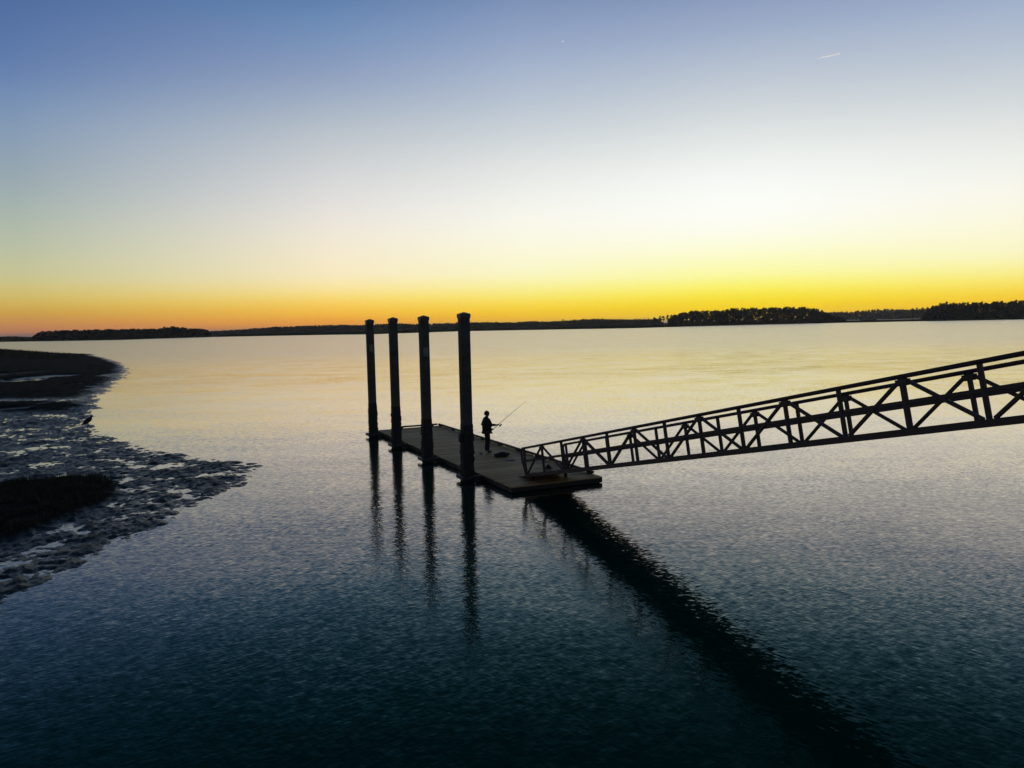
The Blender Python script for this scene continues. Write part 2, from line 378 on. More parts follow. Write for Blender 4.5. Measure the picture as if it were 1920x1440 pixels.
q = np.stack([idx[:-1, :-1], idx[:-1, 1:], idx[1:, 1:], idx[1:, :-1]], -1).reshape(-1, 4)
keep = (Hg.ravel()[q] > -.05).any(1)
q = q[keep]
used = np.unique(q); remap = np.full(nr*ncx, -1); remap[used] = np.arange(len(used))
V = np.stack([Xg.ravel(), Yg.ravel(), Hg.ravel()], -1)[used]
tag(from_arrays('mudflat', V, remap[q], M['mud'], smooth=True), 'wet dark tidal mudflat with puddles along the left bank', kind='structure')

def blades(name, pts, hts, width, mat, label, lean=.35):
    n = len(pts); a = rng.uniform(0, 2*PI, n); wv = width*rng.uniform(.6, 1.3, n)
    dx, dy = np.cos(a)*wv/2, np.sin(a)*wv/2
    lx = rng.normal(0, lean, n)*hts; ly = rng.normal(0, lean, n)*hts
    b0 = np.stack([pts[:, 0]-dx, pts[:, 1]-dy, pts[:, 2]-.03], -1); b1 = np.stack([pts[:, 0]+dx, pts[:, 1]+dy, pts[:, 2]-.03], -1)
    tp = np.stack([pts[:, 0]+lx, pts[:, 1]+ly, pts[:, 2]+hts], -1)
    V = np.stack([b0, b1, tp], 1).reshape(-1, 3)
    o = from_arrays(name, V, np.arange(3*n).reshape(-1, 3), mat)
    return tag(o, label, 'grass', kind='stuff')
def scatter(poly, n):
    p = np.array(poly); lo = p.min(0); hi = p.max(0); res = []
    while sum(len(r) for r in res) < n:
        q = rng.uniform(lo, hi, (n, 2)); res.append(q[inside(q[:, 0], q[:, 1], poly)]*KM)
    return np.concatenate(res)[:n]
def on_mud(q, cut): 
    h = mud_height(q[:, 0], q[:, 1]); k = h > cut
    return np.column_stack([q, np.maximum(h, 0)])[k]
g = on_mud(scatter([(-104, 183), (-107, 195), (-128, 232), (-150, 258), (-222, 345), (-300, 440), (-420, 440), (-330, 190), (-170, 165), (-130, 170)], 46000), .1)
edge = dist_poly(g[:, 0], g[:, 1], [(-104, 183), (-107, 195), (-128, 232), (-150, 258), (-222, 345)], False)
hts = (.5+.9*smooth01(edge/14))*rng.uniform(.6, 1.25, len(g))
blades('marsh_grass', g, hts, .09, M['grass'], 'tall dark marsh grass along the top of the far left mud bank', .18)
g = on_mud(scatter(BED, 42000), .06)
g = g[fbm(g[:, 0]*.9, g[:, 1]*.9, 77, 2) > .36]
blades('marsh_grass', g, rng.uniform(.05, .2, len(g)), .03, M['grass'], 'low dark grass patch on the near left mudflat', .5)

# ------------------------------------------------------------------ far marsh
SH = [(-1.6, 1000), (-.85, 960), (-.65, 948), (-.50, 811), (-.386, 981), (-.325, 981), (-.176, 844), (-.054, 1029), (0, 987), (.163, 880), (.325, 1055), (.488, 1017), (.65, 898), (.9, 900), (1.6, 900)]
shu = np.array([s[0] for s in SH]); shd = np.array([s[1] for s in SH])
def shore_y(u): return np.interp(u, shu, shd)*KM
def px_u(px): return (px-957)/1475.57
def marsh_h(x, y):
    u = x/y
    d = y - shore_y(u) - (fbm(x*.02, y*.02, 5, 3)-.5)*50
    h = np.where(d < 0, d*.02, np.minimum(.9, d*.2)) + (fbm(x*.01, y*.01, 9, 3)-.5)*.5*(d > 0)
    def cut(u0, u1, y0, y1):
        k = smooth01((u-u0)/.003)*smooth01((u1-u)/.003)*smooth01((y-y0)/40)*smooth01((y1-y)/40)
        return k
    k = cut(px_u(1497), px_u(1612), 1650, 2220)
    k = np.maximum(k, cut(px_u(1640), px_u(1737), 1650, 2220))
    k = np.maximum(k, cut(px_u(1420), px_u(1428), 1180, 1420))
    k = np.maximum(k, cut(px_u(1438), px_u(1463), 1180, 1420))
    k = np.maximum(k, cut(px_u(1004), px_u(1014), 1150, 1350))
    return h*(1-k) - k*1.0
yr = np.concatenate([np.linspace(760, 1120, 120), np.linspace(1125, 2400, 130), np.geomspace(2420, 9000, 25)])
uu = np.concatenate([np.linspace(-1.6, -.7, 40)[:-1], np.linspace(-.7, .7, 520), np.linspace(.7, 1.6, 40)[1:]])
Yg, Ug = np.meshgrid(yr, uu, indexing='ij'); Xg = Ug*Yg; Hg = marsh_h(Xg, Yg)
nr, ncx = Xg.shape; idx = np.arange(nr*ncx).reshape(nr, ncx)
q = np.stack([idx[:-1, :-1], idx[:-1, 1:], idx[1:, 1:], idx[1:, :-1]], -1).reshape(-1, 4)
q = q[(Hg.ravel()[q] > -.3).any(1)]
used = np.unique(q); remap = np.full(nr*ncx, -1); remap[used] = np.arange(len(used))
tag(from_arrays('marsh', np.stack([Xg.ravel(), Yg.ravel(), Hg.ravel()], -1)[used], remap[q], M['marsh'], smooth=True), 'flat dark marsh land along the far bank', kind='structure')

# ------------------------------------------------------------------ far woods
def crown_cards(cx, cy, z0, z1, rad, n, size):
    """leaf clumps through an uneven crown volume"""
    zt = rng.uniform(0, 1, n); a = rng.uniform(0, 2*PI, n); prof = np.sqrt(np.clip(1-zt**2.6, 0, 1))*(.55+.45*np.minimum(1, zt*3))
    rr = rad*prof*np.sqrt(rng.uniform(.05, 1, n))*rng.uniform(.75, 1.2, n)
    c = np.stack([cx+rr*np.cos(a), cy+rr*np.sin(a), z0+zt*(z1-z0)], -1)
    u = rng.normal(size=(n, 3)); u /= np.linalg.norm(u, axis=1)[:, None]
    v = np.cross(u, rng.normal(size=(n, 3))); v /= np.linalg.norm(v, axis=1)[:, None]
    s = size*rng.uniform(.6, 1.4, n)[:, None]
    P = np.stack([c-u*s, c+v*s*.8, c+u*s, c-v*s*.8], 1)
    return P.reshape(-1, 3)
def trunk_prism(cx, cy, z0, z1, r):
    a = np.arange(4)*PI/2 + .4
    lo = np.stack([cx+r*np.cos(a), cy+r*np.sin(a), np.full(4, z0)], -1); hi = np.stack([cx+r*.5*np.cos(a), cy+r*.5*np.sin(a), np.full(4, z1)], -1)
    return np.concatenate([lo, hi]), np.array([[0, 1, 5, 4], [1, 2, 6, 5], [2, 3, 7, 6], [3, 0, 4, 7]])
def top_z(px, py, D):
    hor = 610.74 - (px-957.6)*.02220
    return CAM_H + (hor-py)/1475.57*D
def wood(label, prof, D, depth, rows, spacing, bare=.45, size=1.5, ncards=46, name='far_wood', under=.45):
    """a wood seen across the river: rows of trees whose tops follow the profile (bearing, top)"""
    pxs = np.array([p[0] for p in prof], float); zs = np.array([top_z(p[0], p[1], D) for p in prof])
    V = []; Fc = []; nv = 0; TV = []; TF = []; tv = 0
    x0, x1 = px_u(pxs[0])*D, px_u(pxs[-1])*D
    for r in range(rows):
        Y = D + depth*r/max(1, rows-1)
        x = x0 + rng.uniform(0, spacing)
        while x < x1:
            px = 957 + x/D*1475.57
            top = np.interp(px, pxs, zs)*rng.uniform(.84, 1.02)
            X = x*Y/D; yy = Y + rng.uniform(-.4, .4)*depth/rows
            g = 0.5
            rad = min(spacing*.75, .28*top+1)*rng.uniform(.7, 1.15)
            zb = g + (top-g)*bare*rng.uniform(.8, 1.25)
            P = crown_cards(X, yy, zb, top, rad, ncards, size); V.append(P); nv += len(P)
            if under:
                P = crown_cards(X+rng.uniform(-3, 3), yy+rng.uniform(-4, 4), g, g+(top-g)*under, spacing*.8, 22, size*1.15); V.append(P); nv += len(P)
            a, b_ = trunk_prism(X, yy, g-1, zb+(top-zb)*.6, .22+.01*top); TV.append(a); TF.append(b_+tv); tv += 8
            x += spacing*rng.uniform(.55, 1.35)
    V = np.concatenate(V); fa = np.arange(len(V)).reshape(-1, 4)
    TV = np.concatenate(TV); TF = np.concatenate(TF)
    o = from_arrays(name, np.concatenate([V, TV]), np.concatenate([fa, TF+len(V)]), M['leaf'])
    o.data.materials.append(M['bark'])
    o.data.polygons.foreach_set('material_index', np.concatenate([np.zeros(len(fa), np.int32), np.ones(len(TF), np.int32)]))
    tag(o, label, 'wood', 'woods along the far bank', 'stuff')
wood('low distant wood at the far left end of the far bank', [(-260, 634), (0, 631.5), (30, 631), (62, 633)], 1500, 60, 4, 7, .2)
wood('dark wooded island on the left of the far bank', [(62, 632), (70, 625), (85, 621), (160, 618.5), (200, 617.5), (300, 616), (306, 613.5), (325, 611.5), (340, 614), (385, 617.5), (393, 621)], 1010, 50, 6, 5.5, .25, 1.3)
wood('long low purple-dark wood behind the piles on the far bank', [(392, 621.5), (440, 619), (480, 615.5), (520, 612.5), (560, 611.5), (610, 609.5), (690, 609), (720, 606.5), (750, 606), (780, 608), (850, 605.5), (880, 604), (960, 604.5),
      (1000, 602), (1030, 603), (1055, 601.5), (1100, 598.5), (1112, 597), (1150, 598.5), (1200, 598.5), (1240, 597)], 1800, 120, 5, 7, .2, 1.9)
wood('tall pine wood with light showing between trunks right of centre', [(1252, 598), (1263, 591), (1280, 585.5), (1300, 582.5), (1340, 580), (1400, 577), (1440, 575), (1450, 574.5), (1490, 575), (1520, 577), (1540, 582), (1548, 588), (1562, 594), (1580, 598)], 1120, 34, 4, 5.2, .42, 1.3, 54, under=.42)
wood('distant wood behind the bright creek on the right', [(1530, 586), (1575, 584), (1600, 585), (1605, 583), (1650, 579.5), (1700, 580), (1760, 578)], 2300, 60, 4, 8, .2, 2.2)
wood('dark pine wood at the far right end of the far bank', [(1732, 588), (1742, 577), (1750, 571), (1760, 568), (1775, 566.5), (1800, 568), (1830, 566.5), (1850, 566), (1900, 563.5), (1925, 561), (2150, 556)], 1060, 60, 6, 5.5, .3, 1.35)
# single pines that stand clear of the woods
def pine(px, py, D, label, lean=0.0, bare=.55, rad=2.6):
    u = px_u(px); X = u*D; top = top_z(px, py, D)
    z0 = float(marsh_h(np.array([X]), np.array([float(D)]))[0])-.2
    t_ = empty('pine_tree', (X, D, z0))
    tag(t_, label, 'tree', 'single pines on the far bank')
    h = top-z0
    bm = bmesh.new(); bm_tube(bm, [(0, 0, 0), (lean*.4, 0, h*.4), (lean, 0, h*.9)], [.3, .22, .1], 6)
    for k in range(4):
        zz = h*(bare+.1*k); a = rng.uniform(0, 2*PI); bm_tube(bm, [(lean*zz/h, 0, zz), (lean*zz/h+rad*.7*math.cos(a), rad*.7*math.sin(a), zz+.7)], [.1, .04], 5)
    from_bm('trunk', bm, M['bark'], t_)
    P = crown_cards(lean*.8, 0, h*bare, h, rad, 60, .85)
    from_arrays('crown', P, np.arange(len(P)).reshape(-1, 4), M['leaf'], t_)
LP = ['first lone pine left of the tall pine wood', 'second lone pine left of the tall pine wood', 'third lone pine left of the tall pine wood', 'fourth lone pine left of the tall pine wood', 'fifth lone pine left of the tall pine wood, next to it']
for (px, py, l), lb in zip([(1227, 595, -1), (1235, 592.5, .8), (1243, 592.8, -.6), (1250, 591, .5), (1258, 590.6, -.5)], LP): pine(px, py, 1110, lb+', counted from the left', l)
LP = ['leftmost lone pine before the dark wood at the far right', 'second lone pine before the dark wood at the far right', 'third lone pine before the dark wood at the far right', 'rightmost lone pine before the dark wood at the far right']
for (px, py, l), lb in zip([(1708, 578.6, .5), (1717, 577, -.5), (1726, 576.5, .6), (1737, 575, -.4)], LP): pine(px, py, 1120, lb, l)
for (px, py, lb) in [(1054, 598.6, 'lone pine rising above the long low wood, leftmost of three'), (1075, 598.8, 'lone pine rising above the long low wood, middle of three'), (1092, 598.0, 'lone pine rising above the long low wood, rightmost of three')]: pine(px, py, 1750, lb, .5, .5, 3.2)

# ------------------------------------------------------------------ floating dock
TH = .4295; DECK = .22; DW, DL = 3.48, 16.9
dock = empty('floating_dock', (-.0955, 25.5879, 0), TH)
tag(dock, 'long weathered plank floating dock moored beside the four piles', 'dock')
# local axes: x across (away from the piles), y along the dock to its far end
nb = 112; pw = (DL-.02)/nb
pm = []
for k in range(4):
    bm = bmesh.new(); bm_box(bm, (-.01+.004*k, .004, 0), (DW+.012-.005*k, pw-.005, .038), .004)
    bmesh.ops.recalc_face_normals(bm, faces=bm.faces)
    me = bpy.data.meshes.new('plank'); bm.to_mesh(me); bm.free(); me.materials.append(M['plank']); pm.append(me)
for i in range(nb):
    o = link_mesh('plank', pm[i % 4], None, dock)
    o.location = (random.uniform(-.012, .012), .01+i*pw, DECK-.038+random.uniform(-.003, .003)); o.rotation_euler = (0, random.uniform(-.0015, .0015), random.uniform(-.001, .001))
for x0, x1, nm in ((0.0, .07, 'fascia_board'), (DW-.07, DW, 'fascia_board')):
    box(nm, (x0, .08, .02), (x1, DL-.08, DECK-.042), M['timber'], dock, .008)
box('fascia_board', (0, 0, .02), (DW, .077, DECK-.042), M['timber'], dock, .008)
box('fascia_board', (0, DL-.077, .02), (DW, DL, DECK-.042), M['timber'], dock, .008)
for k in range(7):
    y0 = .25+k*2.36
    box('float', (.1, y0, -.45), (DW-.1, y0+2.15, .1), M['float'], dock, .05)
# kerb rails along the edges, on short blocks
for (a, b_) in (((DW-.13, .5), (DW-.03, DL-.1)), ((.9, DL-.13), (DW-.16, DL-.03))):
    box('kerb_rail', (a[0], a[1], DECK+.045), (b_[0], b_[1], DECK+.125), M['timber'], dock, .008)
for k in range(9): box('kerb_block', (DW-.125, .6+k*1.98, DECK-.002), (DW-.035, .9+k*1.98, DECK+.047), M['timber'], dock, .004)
for k in range(2): box('kerb_block', (1.1+k*1.7, DL-.125, DECK-.002), (1.4+k*1.7, DL-.035, DECK+.047), M['timber'], dock, .004)
for yc in (4.9, 9.6, 14.0):
    bm = bmesh.new(); bm_box(bm, (.14, yc-.05, DECK), (.2, yc-.02, DECK+.06)); bm_box(bm, (.14, yc+.02, DECK), (.2, yc+.05, DECK+.06))
    bm_tube(bm, [(.17, yc-.17, DECK+.075), (.17, yc-.06, DECK+.065), (.17, yc+.06, DECK+.065), (.17, yc+.17, DECK+.075)], [.012, .02, .02, .012], 6)
    from_bm('cleat', bm, M['dark_steel'], dock)
PV = [16.0, 11.8, 7.36, 2.84]; PU = -.42; PA = .35
for v in PV:       # steel hoops that hold the dock to each pile
    s = PA/2+.085; zc = DECK-.06
    bm = bmesh.new()
    bm_box(bm, (PU-s-.07, v-s-.07, zc-.07), (PU-s, v+s+.07, zc+.05), .006)
    bm_box(bm, (PU-s+.002, v-s-.068, zc-.067), (-.004, v-s-.004, zc+.047), .006)
    bm_box(bm, (PU-s+.002, v+s+.004, zc-.067), (-.004, v+s+.068, zc+.047), .006)
    hp = from_bm('pile_hoop', bm, M['dark_steel'], dock)
    for (rx, ry, d) in ((PU-s+.04, v, 'y'), (PU, v-s+.04, 'x'), (PU, v+s-.04, 'x')):
        dv = Vector((0, .1, 0)) if d == 'y' else Vector((.1, 0, 0))
        tube('roller', [Vector((rx, ry, zc))-dv, Vector((rx, ry, zc))+dv], .038, M['float'], hp, 10)

# ------------------------------------------------------------------ the four piles
def crust_mesh(a, z0, z1):
    """rough barnacle sleeve round a square pile"""
    nz_ = 46; ns = 8; vs_ = []; fs = []
    per = []
    for side in range(4):
        for k in range(ns):
            tt = -1+2*k/ns
            p = {0: (tt, -1), 1: (1, tt), 2: (-tt, 1), 3: (-1, -tt)}[side]; per.append(p)
    npr = len(per)
    for j in range(nz_+1):
        z = z0+(z1-z0)*j/nz_; fade = min(1, (z1-z)/.5)
        for (px, py) in per:
            off = a/2*1.004 + (random.random()**2)*.05*fade
            vs_.append((px*off, py*off, z+random.uniform(-.015, .015)))
    for j in range(nz_):
        for k in range(npr):
            fs.append((j*npr+k, j*npr+(k+1) % npr, (j+1)*npr+(k+1) % npr, (j+1)*npr+k))
    return vs_, fs
dx, dy = math.cos(TH), math.sin(TH)
PLAB = ['square concrete pile at the far end of the dock, leftmost of four', 'second square concrete pile from the far end of the dock',
        'square concrete pile with a pale plate, third from the far end of the dock', 'nearest square concrete pile, beside the person, rightmost of four']
for i, v in enumerate(PV):
    bx_, by_ = -.0955+dx*PU-dy*v, 25.5879+dy*PU+dx*v
    p = empty('mooring_pile', (bx_, by_, 0), TH)
    tag(p, PLAB[i], 'pile', 'piles along the dock')
    top = 5.94 + (.0, .01, .0, .02)[i]
    box('shaft', (-PA/2, -PA/2, -3), (PA/2, PA/2, top), M['concrete'], p, .025)
    bm = bmesh.new(); a = PA/2+.014
    lo = [bm.verts.new((sx_*a, sy_*a, top-.13)) for sx_, sy_ in ((-1, -1), (1, -1), (1, 1), (-1, 1))]
    hi = [bm.verts.new((sx_*a, sy_*a, top+.012)) for sx_, sy_ in ((-1, -1), (1, -1), (1, 1), (-1, 1))]
    ap = bm.verts.new((0, 0, top+.085))
    for k in range(4):
        bm.faces.new((lo[k], lo[(k+1) % 4], hi[(k+1) % 4], hi[k])); bm.faces.new((hi[k], hi[(k+1) % 4], ap))
    from_bm('cap', bm, M['cap'], p)
    vs_, fs = crust_mesh(PA, -.6, (1.75, 1.95, 1.8, 2.05)[i])
    from_arrays('barnacle_crust', vs_, fs, M['crust'], p)
    if i in (0, 2): box('plate', (-.11, -PA/2-.014, 4.35), (.11, -PA/2-.001, 4.73), M['plate'], p, .004)
    if i == 3:
        bm = bmesh.new(); bm_box(bm, (-PA/2-.13, -.14, 1.42), (-PA/2-.004, .08, 1.7), .015); bm_box(bm, (-PA/2-.05, -.19, 1.5), (-PA/2-.002, .13, 1.56), .005)
        from_bm('timber_block', bm, M['timber'], p)

# ------------------------------------------------------------------ gangway
PHI, SIG, SP, TRH, GW = -1.1394, .2118, 1.3898, .945, 1.617
NPAN = 13
gang = empty('gangway', (.4347, 26.6817, DECK+.16)); 
tag(gang, 'sloping metal truss gangway with handrails running from the dock up to the right', 'gangway')
gx = Vector((math.cos(PHI), math.sin(PHI), 0)); q_ = Vector((-math.sin(PHI), math.cos(PHI), 0))
tx = gx*math.cos(SIG)+Vector((0, 0, math.sin(SIG))); ux = -gx*math.sin(SIG)+Vector((0, 0, math.cos(SIG)))
def G(s, w, h): return tx*s + q_*w + ux*h
MID = .53*TRH
for w, off in ((0.0, 0.0), (GW, .054)):
    e0, e1 = -.02+off, NPAN*SP+.1
    bar('bottom_chord', G(e0-.05, w, 0), G(e1, w, 0), .10, .125, ux, M['steel'], gang, .01)
    # handrail pipe with its rounded lower end coming back to the chord
    zt = TRH
    pts = [G(e1, w, zt), G(-.10+off, w, zt), G(-.17+off, w, zt-.02), G(-.215+off, w, zt-.07), G(-.225+off, w, zt-.15), G(-.20+off, w, zt-.45), G(-.02+off, w, .05)]
    tube('handrail', pts, .041, M['steel'], gang, 10)
    bar('mid_rail', G(-.19+off, w, MID), G(e1, w, MID), .05, .075, ux, M['steel'], gang, .008)
    for k in range(NPAN+1):
        bar('post', G(k*SP+off, w, .055), G(k*SP+off, w, zt-.03), .072, .072, tx, M['steel'], gang, .008)
        if k % 2 == 1:
            for dk in (-1, 1):
                if k+dk > NPAN: continue
                bar('diagonal', G(k*SP+off+dk*.05, w+.002, zt-.06), G((k+dk)*SP+off-dk*.09, w+.002, .06), .06, .062, ux, M['steel'], gang, .008)
            bm = bmesh.new()
            ring = [G(k*SP+off+a_, w-.04, zt+b_) for a_, b_ in ((-.13, -.05), (.13, -.05), (.09, -.16), (-.09, -.16))]
            ring2 = [r_+q_*.08 for r_ in ring]
            A_ = [bm.verts.new(r_) for r_ in ring]; B_ = [bm.verts.new(r_) for r_ in ring2]
            bm.faces.new(A_); bm.faces.new(B_[::-1])
            for j in range(4): bm.faces.new((A_[j], A_[(j+1) % 4], B_[(j+1) % 4], B_[j]))
            from_bm('gusset_plate', bm, M['steel'], gang)
for k in range(NPAN+1):
    bar('cross_beam', G(k*SP+.03, .052, -.03), G(k*SP+.03, GW-.052, -.03), .07, .06, ux, M['steel'], gang, .006)
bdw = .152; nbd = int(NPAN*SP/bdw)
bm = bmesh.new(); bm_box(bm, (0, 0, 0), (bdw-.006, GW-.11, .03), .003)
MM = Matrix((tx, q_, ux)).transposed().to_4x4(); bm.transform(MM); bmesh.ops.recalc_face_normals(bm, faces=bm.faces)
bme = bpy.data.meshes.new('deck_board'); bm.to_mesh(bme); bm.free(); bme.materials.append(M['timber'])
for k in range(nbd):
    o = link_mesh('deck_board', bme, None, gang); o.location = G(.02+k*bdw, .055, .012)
# hinged plate and wheels at the foot
bm = bmesh.new()
a0 = [G(-.05, .06, .0), G(-.05, GW-.06, .0)]; 
b0 = [Vector((v.x, v.y, 0))-gx*.75 for v in a0]
for v in b0: v.z = -.16+.012
Vv = [bm.verts.new(v) for v in (a0[0], a0[1], b0[1], b0[0])]; Vw = [bm.verts.new(v+Vector((0, 0, .012))) for v in (a0[0], a0[1], b0[1], b0[0])]
bm.faces.new(Vv); bm.faces.new(Vw[::-1])
for j in range(4): bm.faces.new((Vv[j], Vv[(j+1) % 4], Vw[(j+1) % 4], Vw[j]))
from_bm('foot_plate', bm, M['dark_steel'], gang)
for w in (.18, GW-.18):
    c = G(.15, w, 0); c.z = -.16+.07
    tube('wheel', [c-q_*.04, c+q_*.04], .07, M['float'], gang, 14)
# landing that carries the upper end of the gangway (outside the picture on the right)
lp = Vector((.4347, 26.6817, DECK+.16))+G(NPAN*SP+.15, GW/2, 0)
land = empty('pier_landing', (lp.x, lp.y, 0), PHI); tag(land, 'timber pier landing on piles at the top of the gangway', 'landing')
for k in range(16): box('plank', (k*.16, -1.15, lp.z-.02), (k*.16+.152, 1.15, lp.z+.02), M['timber'], land, .004)
for sy_ in (-1.0, 1.0):
    box('beam', (0, sy_-.06, lp.z-.26), (2.55, sy_+.06, lp.z-.022), M['timber'], land, .006)
    for xx in (.3, 2.2): box('post', (xx-.13, sy_-.13, -3), (xx+.13, sy_+.13, lp.z-.262), M['timber'], land, .015)

# ------------------------------------------------------------------ skin-modifier figures
def skin_obj(name, verts, edges, radii, root, mat, parent=None, sub=2):
    me = bpy.data.meshes.new(name); me.from_pydata([Vector(v) for v in verts], edges, []); me.update()
    o = link_mesh(name, me, mat, parent)
    sk = o.modifiers.new('skin', 'SKIN'); sk.use_smooth_shade = True
    sv = me.skin_vertices[0].data
    for i, r in enumerate(radii):
        sv[i].radius = r if isinstance(r, tuple) else (r, r); sv[i].use_root = (i == root)
    ss = o.modifiers.new('subsurf', 'SUBSURF'); ss.levels = sub; ss.render_levels = sub
    return o
person = empty('person', (-1.10, 32.9, DECK+.001), math.radians(16))
tag(person, 'person in dark jacket and trousers standing on the dock holding a fishing rod', 'person')
# body: legs, trunk, neck, head with nose, arms and hands; the rod line is where the hands close
RP0 = Vector((.19, -.10, .93)); RD = Vector((.80, .13, .586)).normalized()
def rod(tt): return RP0 + RD*tt + Vector((0, 0, -.018*max(0, tt-.5)**2))
hb = rod(.06); hf = rod(.36)
bv = []; be = []; br = []
def add(v, r, par=None):
    bv.append(tuple(v)); br.append(r)
    if par is not None: be.append((par, len(bv)-1))
    return len(bv)-1
pel = add((0, 0, .95), (.13, .10)); sp = add((.0, 0, 1.12), (.135, .10), pel); ch = add((-.01, 0, 1.30), (.15, .11), sp); nb_ = add((-.005, 0, 1.46), .065, ch)
nk = add((.015, 0, 1.52), .055, nb_); hd = add((.035, 0, 1.60), (.078, .092), nk); ht = add((.025, 0, 1.685), (.075, .085), hd)
nose = add((.125, 0, 1.595), .018, hd); chin = add((.085, 0, 1.545), .04, hd)
for s in (-1, 1):
    ear = add((.02, s*.085, 1.605), .018, hd)
    hip = add((0, s*.10, .88), .092, pel); kn = add((.035, s*.115, .50), .062, hip); an = add((-.02, s*.125, .10), .045, kn); to = add((.12, s*.145, .04), .038, an)
for s, el, wr, hand in ((-1, (-.06, -.27, 1.12), hb+Vector((-.075, -.035, .015)), hb), (1, (.13, .20, 1.12), hf+Vector((-.085, .03, .0)), hf)):
    sh = add((-.005, s*.185, 1.395), .068, ch); e_ = add(el, .048, sh); w_ = add(wr, .033, e_); pm_ = add((Vector(wr)*.45+hand*.55)+Vector((0, 0, .0)), (.036, .028), w_)
    side = RD.cross(Vector((0, 0, 1))).normalized(); upv = side.cross(RD)
    for fk in range(4):           # four fingers curled round the rod
        base = hand + RD*(-.033+.022*fk) - side*s*-.012 + upv*.02
        L = (.8, .95, 1.0, .9)[fk]
        a1 = add(base - side*s*.010, .0095, pm_); a2 = add(base + (side*(-s)*.026 - upv*.018)*L, .009, a1); a3 = add(base + (side*(-s)*.012 - upv*.044)*L, .008, a2)
    t1 = add(hand - RD*.03 + side*s*.024 - upv*.004, .011, pm_); t2 = add(hand + RD*.012 + side*s*.018 - upv*.012, .0095, t1); t3 = add(hand + RD*.035 + side*s*.008 - upv*.018, .009, t2)
skin_obj('body', bv, be, br, pel, M['skin'], person)
# clothing, a little larger than the body beneath it
jv = []; je = []; jr = []
def addj(v, r, par=None):
    jv.append(tuple(v)); jr.append(r)
    if par is not None: je.append((par, len(jv)-1))
    return len(jv)-1
j0 = addj((0, 0, .84), (.195, .18)); j1 = addj((.0, 0, 1.0), (.205, .185), j0); j2 = addj((.0, 0, 1.16), (.215, .19), j1); j3 = addj((-.015, 0, 1.33), (.215, .19), j2); j4 = addj((-.01, 0, 1.455), (.125, .12), j3); j5 = addj((.01, 0, 1.525), (.082, .08), j4)
for s, el, wr in ((-1, (-.06, -.27, 1.12), hb+Vector((-.07, -.035, .015))), (1, (.13, .20, 1.12), hf+Vector((-.08, .03, .0)))):
    a_ = addj((-.005, s*.19, 1.385), .098, j3); b_ = addj(el, .075, a_); c_ = addj(Vector(el).lerp(Vector(wr), .6), .058, b_); d_ = addj(wr, .05, c_)
skin_obj('jacket', jv, je, jr, j1, M['jacket'], person)
tv_ = [(0, 0, .97)]; te = []; tr = [(.155, .125)]
for s in (-1, 1):
    n0 = len(tv_); tv_ += [(0, s*.10, .84), (.03, s*.112, .50), (.0, s*.12, .28), (-.02, s*.125, .075)]; tr += [.112, .086, .078, .074]
    te += [(0, n0), (n0, n0+1), (n0+1, n0+2), (n0+2, n0+3)]
skin_obj('trousers', tv_, te, tr, 0, M['trousers'], person)
for s in (-1, 1):
    skin_obj('shoe', [(-.075, s*.12, .05), (.0, s*.127, .06), (.09, s*.138, .045), (.165, s*.148, .036)], [(0, 1), (1, 2), (2, 3)], [(.045, .045), (.05, .052), (.05, .042), (.038, .03)], 1, M['shoe'], person)
# thick short hair
bm = bmesh.new(); bmesh.ops.create_icosphere(bm, subdivisions=3, radius=1)
for v in bm.verts:
    n_ = v.co.copy(); rr = 1+.05*math.sin(9*n_.x+4)*math.sin(8*n_.y)+.04*random.random()
    v.co = Vector((n_.x*.112*rr+.012, n_.y*.102*rr, n_.z*.122*rr+1.645))
for v in [v for v in bm.verts if (v.co.z < 1.60 and v.co.x > -.03) or v.co.z < 1.555]: bm.verts.remove(v)
from_bm('hair', bm, M['hair'], person, True)
# fishing rod in the hands
fr = empty('fishing_rod', person.location, math.radians(16)); tag(fr, 'long thin fishing rod with spinning reel held up by the person', 'fishing rod')
n_ = 24; tube('blank', [rod(.3+1.75*k/n_) for k in range(n_+1)], [.0095*(1-k/n_)+.0028 for k in range(n_+1)], M['rod'], fr, 6)
tube('grip', [rod(-.04), rod(-.02), rod(.3), rod(.46), rod(.5)], [.013, .016, .013, .015, .010], M['grip'], fr, 8)
dn = -(RD.cross(Vector((0, 0, 1))).normalized().cross(RD)); rc = rod(.43)+dn*.085
bm = bmesh.new(); bm_tube(bm, [rod(.40)+dn*.012, rod(.41)+dn*.055, rc-RD*.02], [.010, .012, .02], 6); bm_tube(bm, [rc-RD*.055, rc-RD*.02, rc+RD*.015], [.026, .032, .024], 10)
rl = from_bm('reel', bm, M['grip'], fr)
tube('spool', [rc+RD*.018, rc+RD*.028, rc+RD*.06, rc+RD*.07], [.034, .027, .027, .034], M['dark_steel'], rl, 12)
sd = RD.cross(Vector((0, 0, 1))).normalized()
tube('reel_handle', [rc-RD*.02+sd*.03, rc-RD*.02+sd*.06, rc-RD*.02+sd*.06-dn*.05, rc-RD*.02+sd*.09-dn*.05], [.006, .006, .006, .011], M['dark_steel'], rl, 6)
for tt in (.75, 1.1, 1.4, 1.65, 1.85, 2.05):
    rr_ = .02-.007*tt
    tube('line_guide', [rod(tt)+dn*(rr_+.006)+(dn*math.cos(a)+sd*math.sin(a))*rr_ for a in np.linspace(0, 2*PI, 9)], .0022, M['dark_steel'], fr, 5)

